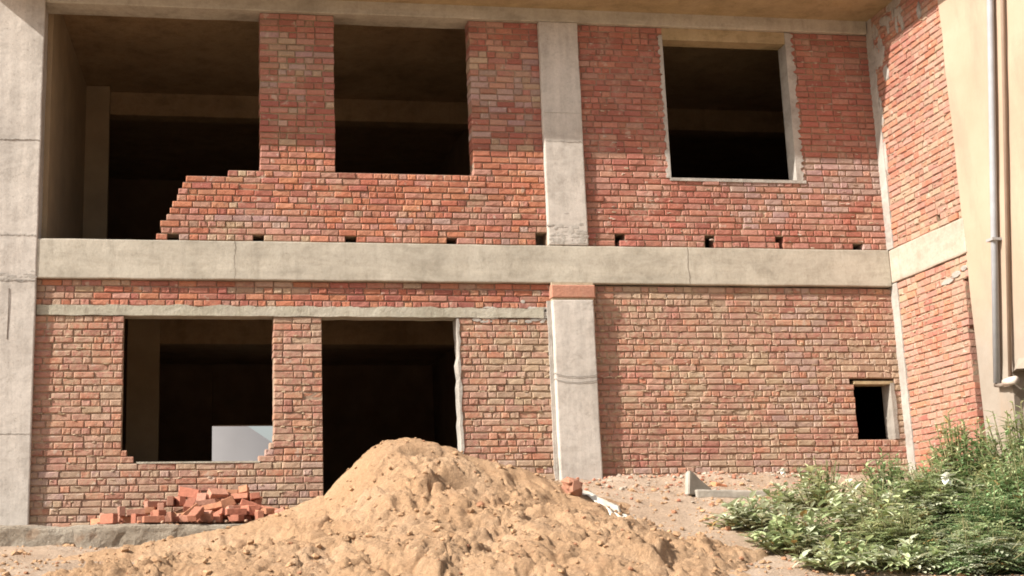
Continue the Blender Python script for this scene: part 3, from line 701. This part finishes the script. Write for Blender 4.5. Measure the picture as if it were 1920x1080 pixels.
# ---- soil wedge that carries the heap of bricks
mb = MB()
def mound(x, y): return 2.262 + 0.135 * max(0, 1 - ((x - 0.42) / 0.70) ** 2) * max(0, 1 - ((y + 0.2) / 0.26) ** 2) ** 0.5 + 0.1 * max(0, 1 - ((x - 0.45) / 0.5) ** 2) * max(0, 1 - ((y + 0.12) / 0.2) ** 2)
xs = [-0.35 + 0.05 * i for i in range(32)]; ys = [-0.48 + 0.04 * i for i in range(14)]
for j in range(len(ys) - 1):
    for i in range(len(xs) - 1):
        mb.add([(x, y, mound(x, y) + 0.006 * N.noise(Vector((x * 20, y * 20, 0))) - (0.03 if x in (xs[0], xs[-1]) or y == ys[0] else 0)) for x, y in ((xs[i], ys[j]), (xs[i + 1], ys[j]), (xs[i + 1], ys[j + 1]), (xs[i], ys[j + 1]))], [(0, 1, 2, 3)], (0.4, 0.22, 0.12, 1))
tag(obj('brick_rubble', mb.get(), M['clod']), 'low bed of brick dust and rubble under the heap of loose bricks', 'rubble', kind='stuff')
# ---------------------------------------------------------------- loose bricks
BR=[(0.156,0.699,-0.233,0.246,0,-0,-0.07),(0.23,0.234,-0.486,0.055,1.571,-0,0.257),(0.23,1.373,-0.113,0.036,-0,3.142,0.003),(0.23,0.572,-0.131,0.246,0,0,1.379),(0.23,1.183,-0.335,0.139,0.122,-0.226,2.64),(0.23,1.154,-0.083,0.113,0,0.917,-0.081),(0.23,1.113,-0.463,0.036,-0,0,0.125),(0.157,0.35,-0.126,0.246,0,-3.142,-0.371),(0.118,1.34,-0.32,0.036,3.142,0,0.156),(0.23,0.084,-0.71,0.036,0,0,0.981),(0.23,0.995,-0.188,0.199,1.571,-0.178,-1.046),(0.142,0.767,-0.833,0.036,0,-0,2.43),(0.23,-0.297,-0.56,0.055,-1.571,-0,0.928),(0.23,-0.142,-0.858,0.036,-0,3.142,0.169),(0.139,0.541,-0.732,0.036,-0,0,2.815),(0.23,-0.722,-0.389,0.036,3.142,-0,-0.602),(0.23,1.401,-0.807,0.036,0,0,0.188),(0.23,0.402,-0.591,0.055,1.571,-0,-1.484),(0.23,0.277,-0.573,0.114,1.27,-0.557,0.618),(0.23,-0.601,-0.149,0.036,-3.142,0,-0.011),(0.23,0.764,-0.78,0.108,-0,-0,-2.982),(0.23,-0.163,-0.055,0.218,-0,-0.573,-3.142),(0.23,0.814,-0.669,0.036,-3.142,0,0.114),(0.23,0.506,-0.451,0.165,0.481,0.198,-3.039),(0.125,0.495,-0.499,0.063,1.107,1.571,0),(0.23,1.018,-0.833,0.055,-1.571,-0,-1.474),(0.23,0.673,-0.539,0.095,1.571,0.396,2.072),(0.123,0.792,-0.527,0.036,0,-0,-0.854),(0.155,0.038,-0.909,0.055,1.571,0,-1.834),(0.23,0.601,-0.621,0.081,0.314,0.278,2.113),(0.23,0.987,-0.588,0.077,-0.63,-0.144,2.171),(0.23,0.507,-0.055,0.318,3.142,0,0.001),(0.23,-0.176,-0.228,0.161,3.142,0,1.451),(0.23,-0.471,-0.05,0.055,-1.571,0,0.078),(0.23,1.342,-0.434,0.036,-0,0,0.104),(0.159,0.897,-0.677,0.127,1.571,0,-0.945),(0.23,-0.337,-0.096,0.155,-0.004,0.077,3.092),(0.108,-0.514,-0.081,0.165,1.571,-0,1.796),(0.133,-0.121,-0.573,0.067,1.383,1.571,0),(0.23,0.582,-0.199,0.346,-0.751,0,-2.676),(0.23,1.408,-0.623,0.071,-0,2.811,-1.062),(0.23,0.986,-0.037,0.288,-1.556,-2.829,-0),(0.23,0.395,-0.799,0.065,-1.078,0,-0.378),(0.23,1.167,-0.801,0.036,0,-0,2.232),(0.23,-0.629,-0.686,0.055,-1.571,-0,-0.866),(0.23,1.008,-0.205,0.296,0.089,-2.988,1.567),(0.131,-0.266,-0.749,0.036,0,-0,-1.533),(0.23,0.147,-0.168,0.265,-1.571,0,1.852),(0.23,0.316,-0.938,0.086,0,-0.49,1.119),(0.23,0.206,-0.817,0.036,-0,0,-1.713),(0.23,-0.065,-0.373,0.18,-1.571,0,1.572),(0.23,0.046,-0.206,0.265,1.571,0,-1.63),(0.23,0.796,-0.411,0.161,0,0,-1.539),(0.23,0.431,-0.414,0.21,-0.504,-0.12,0.25),(0.23,-0.132,-0.211,0.233,-0,-3.142,0.396),(0.23,0.389,-0.274,0.243,-0.109,2.173,1.281),(0.139,1.117,-0.741,0.108,0,0,-1.224),(0.23,0.264,-0.305,0.217,-0.128,0.497,-1.833),(0.23,0.821,-0.133,0.293,0.511,0.047,2.988),(0.136,0.93,-0.31,0.18,-1.571,-0,0.048),(0.23,0.945,-0.401,0.199,0.001,0.363,0.034),(0.149,0.751,-0.065,0.345,-0.442,0.039,-0),(0.23,-0.635,-0.262,0.072,2.826,0.192,-0.074),(0.133,-0.086,-0.709,0.108,0,-0,2.244),(0.139,-0.144,-0.677,0.036,3.142,0,0.105),(0.23,0.252,-0.135,0.36,1.472,0.185,-0.21),(0.23,0.662,-0.323,0.223,1.522,2.725,-0.09),(0.23,1.227,-0.604,0.082,-0,0.446,2.85),(0.106,0.887,-0.111,0.381,0.357,2.071,1.507),(0.107,0.336,-0.042,0.334,-0.373,1.689,1.2)]
def loose_brick(L, c, rnd):
    W, H = 0.11, 0.072
    bm = bmesh.new(); bbox(bm, -L / 2, -W / 2, -H / 2, L / 2, W / 2, H / 2)
    bmesh.ops.bevel(bm, geom=bm.edges[:], offset=0.005, segments=1, affect='EDGES')
    o = Vector((rnd.random() * 50, 0, 0))
    for i in range(1, 5):
        bmesh.ops.bisect_plane(bm, geom=bm.verts[:] + bm.edges[:] + bm.faces[:], plane_co=(-L / 2 + L * i / 5, 0, 0), plane_no=(1, 0, 0))
    for v in bm.verts:
        v.co += N.noise_vector(v.co * 22 + o) * 0.003
        if L < 0.2 and v.co.x > L / 2 - 0.02: v.co.x += 0.05 * N.noise(v.co * 25 + o)
    me = bpy.data.meshes.new('brick'); bm.to_mesh(me); bm.free()
    at = me.color_attributes.new('Col', 'FLOAT_COLOR', 'CORNER')
    at.data.foreach_set('color', list(c) * len(me.loops)); me.materials.append(M['loose']); return me
rk = random.Random(21); full = {}; k = 0
LC = [(0.50, 0.175, 0.10), (0.47, 0.20, 0.13), (0.55, 0.26, 0.18), (0.44, 0.13, 0.075), (0.54, 0.22, 0.11)]
tops = []
for L, x, y, z, a, b_, c_ in BR:
    c = rk.choice(LC); c = tuple((p * 0.76 + q * 0.24) * 0.82 for p, q in zip(c, (0.44, 0.30, 0.22))); f = rk.uniform(0.68, 1.15)
    o = bpy.data.objects.new('brick', loose_brick(L, (c[0] * f, c[1] * f, c[2] * f, 1), rk)); col.objects.link(o)
    o.location = (x, y, z + 2.265); o.rotation_euler = (a, b_, c_)
    half = L < 0.2
    tag(o, 'broken half of a red brick lying in the heap below the ground floor window' if half else 'whole loose red brick lying in the heap below the ground floor window', 'brick', 'broken half bricks in the heap' if half else 'whole loose bricks in the heap')
# ---------------------------------------------------------------- debris on the right
def slab(name, size, loc, rot, mat, label, cat, amp=0.012, cut=0.08):
    a, b_, c = size; bm = block(-a / 2, -b_ / 2, -c / 2, a / 2, b_ / 2, c / 2, bev=min(size) * 0.18, cut=cut, amp=amp, seed=a * 10)
    o = obj(name, bm, mat); o.location = loc; o.rotation_euler = rot; return tag(o, label, cat)
M['grey'] = flat_mat('grey mortar scrap', (0.32, 0.285, 0.24), 0.9, 0.25, 7, 0.5)
slab('concrete_plank', (0.80, 0.20, 0.10), (6.15, -1.75, 2.44), (0.05, 0.03, -0.06), M['grey'], 'long flat grey concrete plank lying on the soil left of the bushes', 'plank')

bm = bmesh.new(); pp = [(-0.19, 0.0), (-0.07, 0.27), (-0.02, 0.28), (0.10, 0.17), (0.24, 0.08), (0.26, 0.0)]
fr_ = [bm.verts.new((x, -0.035, z)) for x, z in pp]; bk = [bm.verts.new((x + 0.01, 0.035, z + 0.006)) for x, z in pp]
bm.faces.new(fr_); bm.faces.new(bk[::-1])
for i in range(6): bm.faces.new((fr_[i], bk[i], bk[(i + 1) % 6], fr_[(i + 1) % 6]))
bmesh.ops.recalc_face_normals(bm, faces=bm.faces); bmesh.ops.bevel(bm, geom=bm.edges[:], offset=0.01, segments=2, affect='EDGES')
for v in bm.verts: v.co += N.noise_vector(v.co * 12) * 0.008
o = obj('cement_fragment', bm, M['grey']); o.location = (5.80, -1.70, 2.44); o.rotation_euler = (-0.25, 0, 0.55); tag(o, 'pointed grey slab of hardened cement leaning up at the left end of the plank', 'cement slab')

slab('brick', (0.17, 0.11, 0.10), (6.22, -1.28, 2.545), (0.1, 0.2, 0.3), flat_mat('orange brick', (0.52, 0.22, 0.11), 0.9, 0.2, 14, 0.4), 'orange broken brick behind the grey concrete plank at the wall foot', 'brick', 0.01, 0.04)
mbx = MB(); r5 = random.Random(4)
stone(mbx, (0, 0, 0), 0.12, (0.32, 0.155, 0.10, 1), r5, 0.9)
for q in range(7): stone(mbx, (r5.uniform(-.08, .08), r5.uniform(-.08, .03), r5.uniform(-.06, .07)), r5.uniform(.04, .075), (0.33, 0.16, 0.10, 1), r5, 0.9)
o = obj('clod', mbx.get(), M['clod']); o.location = (4.12, -2.62, surf(4.12, -2.62) + 0.06); tag(o, 'fist shaped reddish lump of clay on the right shoulder of the earth pile', 'clay lump')
# crumpled white sheet
def cloth(name, pts, w_, label, mat, seed):
    """a crumpled ribbon following the surface"""
    vs = []; fs = []; m_ = 7; path = []
    for i in range(len(pts) - 1):
        for q in range(6):
            t_ = q / 6; path.append((pts[i][0] + (pts[i + 1][0] - pts[i][0]) * t_, pts[i][1] + (pts[i + 1][1] - pts[i][1]) * t_))
    path.append(pts[-1][:2]); n = len(path)
    for i, (x, y) in enumerate(path):
        ww = w_ * math.sin(math.pi * (0.12 + 0.83 * i / n)) ** 0.7
        for j in range(m_):
            d = (j / (m_ - 1) - 0.5) * ww
            X = x + d * 0.9; Y = y + d * 0.5
            Z = surf(X, Y) + 0.012 + 0.022 * N.noise(Vector((X * 9, Y * 9, seed))) + 0.006 * N.noise(Vector((X * 40, Y * 40, seed)))
            vs.append((X, Y, Z))
    for i in range(n - 1):
        for j in range(m_ - 1):
            a = i * m_ + j; fs.append((a, a + 1, a + m_ + 1, a + m_))
    o = obj(name, (vs, fs, None), mat, smooth=True); s = o.modifiers.new('t', 'SOLIDIFY'); s.thickness = 0.006
    return tag(o, label, 'plastic sheet')
M['white'] = flat_mat('white plastic', (0.60, 0.56, 0.48), 0.6, 0.15, 9, 0.1)

cloth('plastic_sheet', [(4.26, -2.36), (4.40, -2.52), (4.52, -2.85), (4.62, -3.05)], 0.22, 'crumpled white plastic sheet half buried on the right slope of the earth pile', M['white'], 3)

# ---------------------------------------------------------------- beyond the back window
bm = bmesh.new()
hp = [(-40, 0), (-10, 16), (2, 20), (7.6, 17.6), (11, 15.3), (20, 9), (40, 0)]
M['hill'] = flat_mat('far grey hill', (0.235, 0.22, 0.215), 1.0, 0.04, 0.2, 0)
vs = []; 
for y, k in ((118, 0.0), (130, 1.0), (150, 0.6), (170, 0.0)):
    for x, z in hp:
        vs.append((x + 2 * N.noise(Vector((x * 0.2, y, 0))) * (k != 1), y, z * k))
fs = [(j * 7 + i, j * 7 + i + 1, j * 7 + 8 + i, j * 7 + 7 + i) for j in range(3) for i in range(6)]
hill = obj('hill', (vs, fs, None), M['hill'], smooth=True); tag(hill, kind='structure')
# ---------------------------------------------------------------- shrubs
M['leaf'] = col_mat('leaf', 0.8, 0.15, 0.0, 12, True)
M['stem'] = flat_mat('green stem', (0.16, 0.15, 0.07), 0.8, 0.2, 10, 0)
M['petal'] = flat_mat('white petal', (0.85, 0.84, 0.78), 0.6, 0.03, 10, 0)
def leaf(mb, p, d, up, L, W, c, fold=0.25, droop=0.3, shape='ovate'):
    d = d.normalized(); s = d.cross(up)
    if s.length < 1e-3: s = d.cross(Vector((1, 0, 0)))
    s.normalize(); u = s.cross(d)
    prof = {'ovate': ((0.0, 0.06), (0.22, 0.8), (0.5, 1.0), (0.8, 0.55), (1.0, 0.03)), 'lance': ((0.0, 0.1), (0.3, 0.9), (0.65, 0.7), (1.0, 0.02))}[shape]
    vs = []
    for t_, w_ in prof:
        q = p + d * (L * t_) - u * (droop * L * t_ * t_)
        vs += [tuple(q - s * (W * w_ / 2) + u * (fold * W * w_ / 2)), tuple(q), tuple(q + s * (W * w_ / 2) + u * (fold * W * w_ / 2))]
    fs = []
    for i in range(len(prof) - 1):
        a = i * 3; fs += [(a, a + 1, a + 4, a + 3), (a + 1, a + 2, a + 5, a + 4)]
    mb.add(vs, fs, c)
GREENS = {'grey': [(0.22, 0.255, 0.15), (0.27, 0.30, 0.19), (0.18, 0.22, 0.11)],
          'mid': [(0.16, 0.215, 0.075), (0.20, 0.255, 0.095), (0.13, 0.18, 0.06)],
          'yel': [(0.22, 0.25, 0.10), (0.19, 0.235, 0.085), (0.26, 0.27, 0.12)],
          'deep': [(0.075, 0.15, 0.045), (0.10, 0.19, 0.06), (0.13, 0.22, 0.07)]}
def shrub(name, label, cat, x, y, R, H, kind, nst, nl, L, tone, seed, flowers=(), group=None):
    nst = int(nst * 2.2); L *= 1.2 if kind == 'broad' else 1.3; R *= 1.22; H *= 1.08
    rnd = random.Random(seed); z0 = surf(x, y) - 0.03
    root = empty(name, (x, y, z0)); tag(root, label, cat, group)
    lm = MB(); stv = MB()
    for k in range(nst):
        an = rnd.uniform(0, 2 * math.pi); rr_ = R * math.sqrt(rnd.random()) ; hh = H * (1 - 0.6 * (rr_ / R) ** 2) * rnd.choice((0.7, 0.9, 1.0, 1.12)) * rnd.uniform(0.9, 1.1)
        tip = Vector((math.cos(an) * rr_, math.sin(an) * rr_, hh)); base = Vector((tip.x * 0.25, tip.y * 0.25, 0.0))
        mid = base.lerp(tip, 0.5) + Vector((tip.x * 0.18, tip.y * 0.18, hh * 0.12)); mid.z += 0.02
        P = lambda t_: (base * (1 - t_) ** 2 + mid * 2 * t_ * (1 - t_) + tip * t_ * t_)
        tv, tf_ = tube([P(i / 5) for i in range(6)], 0.005, 4); stv.add(tv, tf_, (0.2, 0.18, 0.08, 1))
        tn = rnd.choice(tone)
        for i in range(nl):
            t_ = 0.22 + 0.78 * (i + rnd.random() * 0.6) / nl; p = P(min(t_, 1.0))
            ax = (P(min(t_, 1)) - P(max(t_ - 0.1, 0))).normalized()
            aa = i * 2.4 + k; side = Vector((math.cos(aa), math.sin(aa), 0)); side = (side + ax * rnd.uniform(0.2, 0.8) + Vector((0, 0, rnd.uniform(-0.2, 0.5)))).normalized()
            c = rnd.choice(GREENS[tn]); f = rnd.uniform(0.95, 1.6); m_ = sum(c) / 3; c = tuple(q * 0.70 + m_ * 0.30 for q in c); c = (c[0] * 1.06, c[1], c[2] * 1.0); f *= 1.65; c = (c[0] * f, c[1] * f, c[2] * f, 1)
            if rnd.random() < 0.02: c = (0.38, 0.24, 0.09, 1)
            l_ = L * rnd.uniform(0.6, 1.15) * (1.1 - 0.35 * t_)
            if kind == 'broad' and i % 3 == 2: leaf(lm, p, side, Vector((0, 0, 1)), l_ * 0.8, l_ * 0.22, c, 0.25, rnd.uniform(0.1, 0.7), 'lance')
            elif kind == 'broad': leaf(lm, p + side * 0.01, side, Vector((0, 0, 1)), l_, l_ * 0.55, c, 0.3, rnd.uniform(0.05, 0.5))
            elif kind == 'lance': leaf(lm, p, side, Vector((0, 0, 1)), l_, l_ * 0.28, c, 0.25, rnd.uniform(0.1, 0.6), 'lance')
            else:   # feathery: leaflets along a rib
                for q in range(7):
                    tt = 0.2 + 0.8 * q / 6; pp = p + side * (l_ * tt) - Vector((0, 0, 0.35 * l_ * tt * tt))
                    sd = side.cross(Vector((0, 0, 1))).normalized() * (1 if q % 2 else -1)
                    leaf(lm, pp, (sd + side * 0.9), Vector((0, 0, 1)), l_ * 0.50 * (1.15 - tt * 0.6), l_ * 0.17, c, 0.1, 0.3, 'lance')
    obj('stem', (stv.v, stv.f, None), M['stem'], root)
    obj('foliage', lm.get(), M['leaf'], root)
    for fx, fy, fz, fr in flowers:
        fm = MB()
        for i in range(6):
            a = i * math.pi / 3 + 0.3; leaf(fm, Vector((fx, fy, fz)), Vector((math.cos(a), math.sin(a) * 0.7, 0.55)), Vector((0, 0, 1)), fr, fr * 0.8, (0.85, 0.84, 0.78, 1), 0.2, 0.25)
            leaf(fm, Vector((fx, fy - 0.005, fz)), Vector((math.cos(a + .5), -0.6, math.sin(a + .5) * 0.8)), Vector((0, 0, 1)), fr * .9, fr * 0.7, (0.85, 0.84, 0.78, 1), 0.2, 0.25)
        obj('flower', (fm.v, fm.f, None), M['petal'], root)
    return root

shrub('broadleaf_weed', 'low grey green broad leaved weed at the left end of the bushes beside the plank', 'weed', 5.84, -3.3, 0.45, 0.33, 'broad', 26, 9, 0.13, ['grey', 'grey', 'mid'], 1)
shrub('broadleaf_weed', 'grey green weed with a small white flower, in front of the brick wall', 'weed', 6.75, -2.6, 0.48, 0.44, 'broad', 30, 9, 0.12, ['grey', 'mid', 'yel'], 2, [(-0.42, -0.2, 0.44, 0.055)])
shrub('small_shrub', 'small dark green shrub growing at the foot of the wall corner', 'shrub', 7.75, -2.3, 0.36, 0.48, 'lance', 30, 10, 0.11, ['deep', 'mid'], 3)
shrub('broadleaf_weed', 'drooping broad leaved weed at the lower left edge of the bushes, next to bare soil', 'weed', 5.80, -4.15, 0.42, 0.38, 'broad', 28, 9, 0.14, ['grey', 'mid', 'mid'], 4)
shrub('broadleaf_weed', 'dense weed of large grey leaves in the middle of the bushes', 'weed', 6.85, -3.55, 0.52, 0.54, 'broad', 34, 10, 0.14, ['grey', 'grey', 'yel', 'mid'], 5)
shrub('feathery_weed', 'bushy weed with feathery leaves and one large white flower', 'weed', 7.70, -3.3, 0.50, 0.58, 'feather', 34, 10, 0.17, ['mid', 'grey', 'mid'], 6, [(-0.08, -0.42, 0.52, 0.10)])
shrub('leafy_shrub', 'tall bright green shrub standing against the end of the side wall', 'shrub', 8.38, -2.75, 0.42, 0.90, 'lance', 90, 18, 0.12, ['mid', 'yel', 'deep'], 7)
shrub('leafy_shrub', 'tallest leafy shrub below the drain pipes at the right edge', 'shrub', 8.80, -3.25, 0.52, 1.15, 'lance', 95, 20, 0.12, ['mid', 'deep', 'yel'], 8)
shrub('feathery_weed', 'low feathery weed in front of the one with the large white flower', 'weed', 7.55, -4.4, 0.48, 0.54, 'feather', 34, 10, 0.18, ['mid', 'deep', 'mid'], 9)
shrub('feathery_weed', 'yellowish green feathery weed at the bottom edge under the large grey leaves', 'weed', 6.65, -4.55, 0.42, 0.48, 'feather', 28, 9, 0.16, ['yel', 'mid'], 10)
shrub('broadleaf_weed', 'small weed with drooping leaves where bushes meet the sand at the bottom edge', 'weed', 6.3, -5.2, 0.34, 0.26, 'broad', 20, 7, 0.12, ['mid', 'grey'], 11)
shrub('leafy_shrub', 'dark green shrub at the right edge of the view in front of the tallest one', 'shrub', 8.30, -4.0, 0.46, 0.86, 'lance', 80, 16, 0.12, ['deep', 'mid', 'deep'], 12)
shrub('leafy_shrub', 'small green shrub in the lower right corner of the view', 'shrub', 7.75, -5.0, 0.40, 0.34, 'lance', 34, 10, 0.12, ['mid', 'yel'], 13)
shrub('broadleaf_weed', 'pale dusty weed spreading over the soil at the bottom edge, left of the feathery weeds', 'weed', 5.85, -5.0, 0.36, 0.26, 'broad', 22, 8, 0.12, ['grey', 'mid', 'yel'], 21)
shrub('feathery_weed', 'feathery dark weed at the bottom edge between two yellowish ones', 'weed', 6.85, -5.3, 0.46, 0.40, 'feather', 30, 9, 0.16, ['mid', 'grey', 'deep'], 22)
shrub('feathery_weed', 'pale yellow feathery weed at the bottom edge left of the corner shrub', 'weed', 7.25, -5.0, 0.42, 0.44, 'feather', 28, 9, 0.16, ['yel', 'yel', 'mid'], 23)
shrub('small_shrub', 'low pale shrub under the side wall between the dark small shrub and tall bright shrub', 'shrub', 8.15, -2.3, 0.34, 0.40, 'lance', 26, 9, 0.10, ['grey', 'yel'], 24)
shrub('dry_stalk_weed', 'thin dry weed with orange seed heads standing above the broad leaved weeds', 'weed', 6.95, -2.45, 0.28, 0.56, 'lance', 10, 5, 0.07, ['yel', 'grey'], 25)
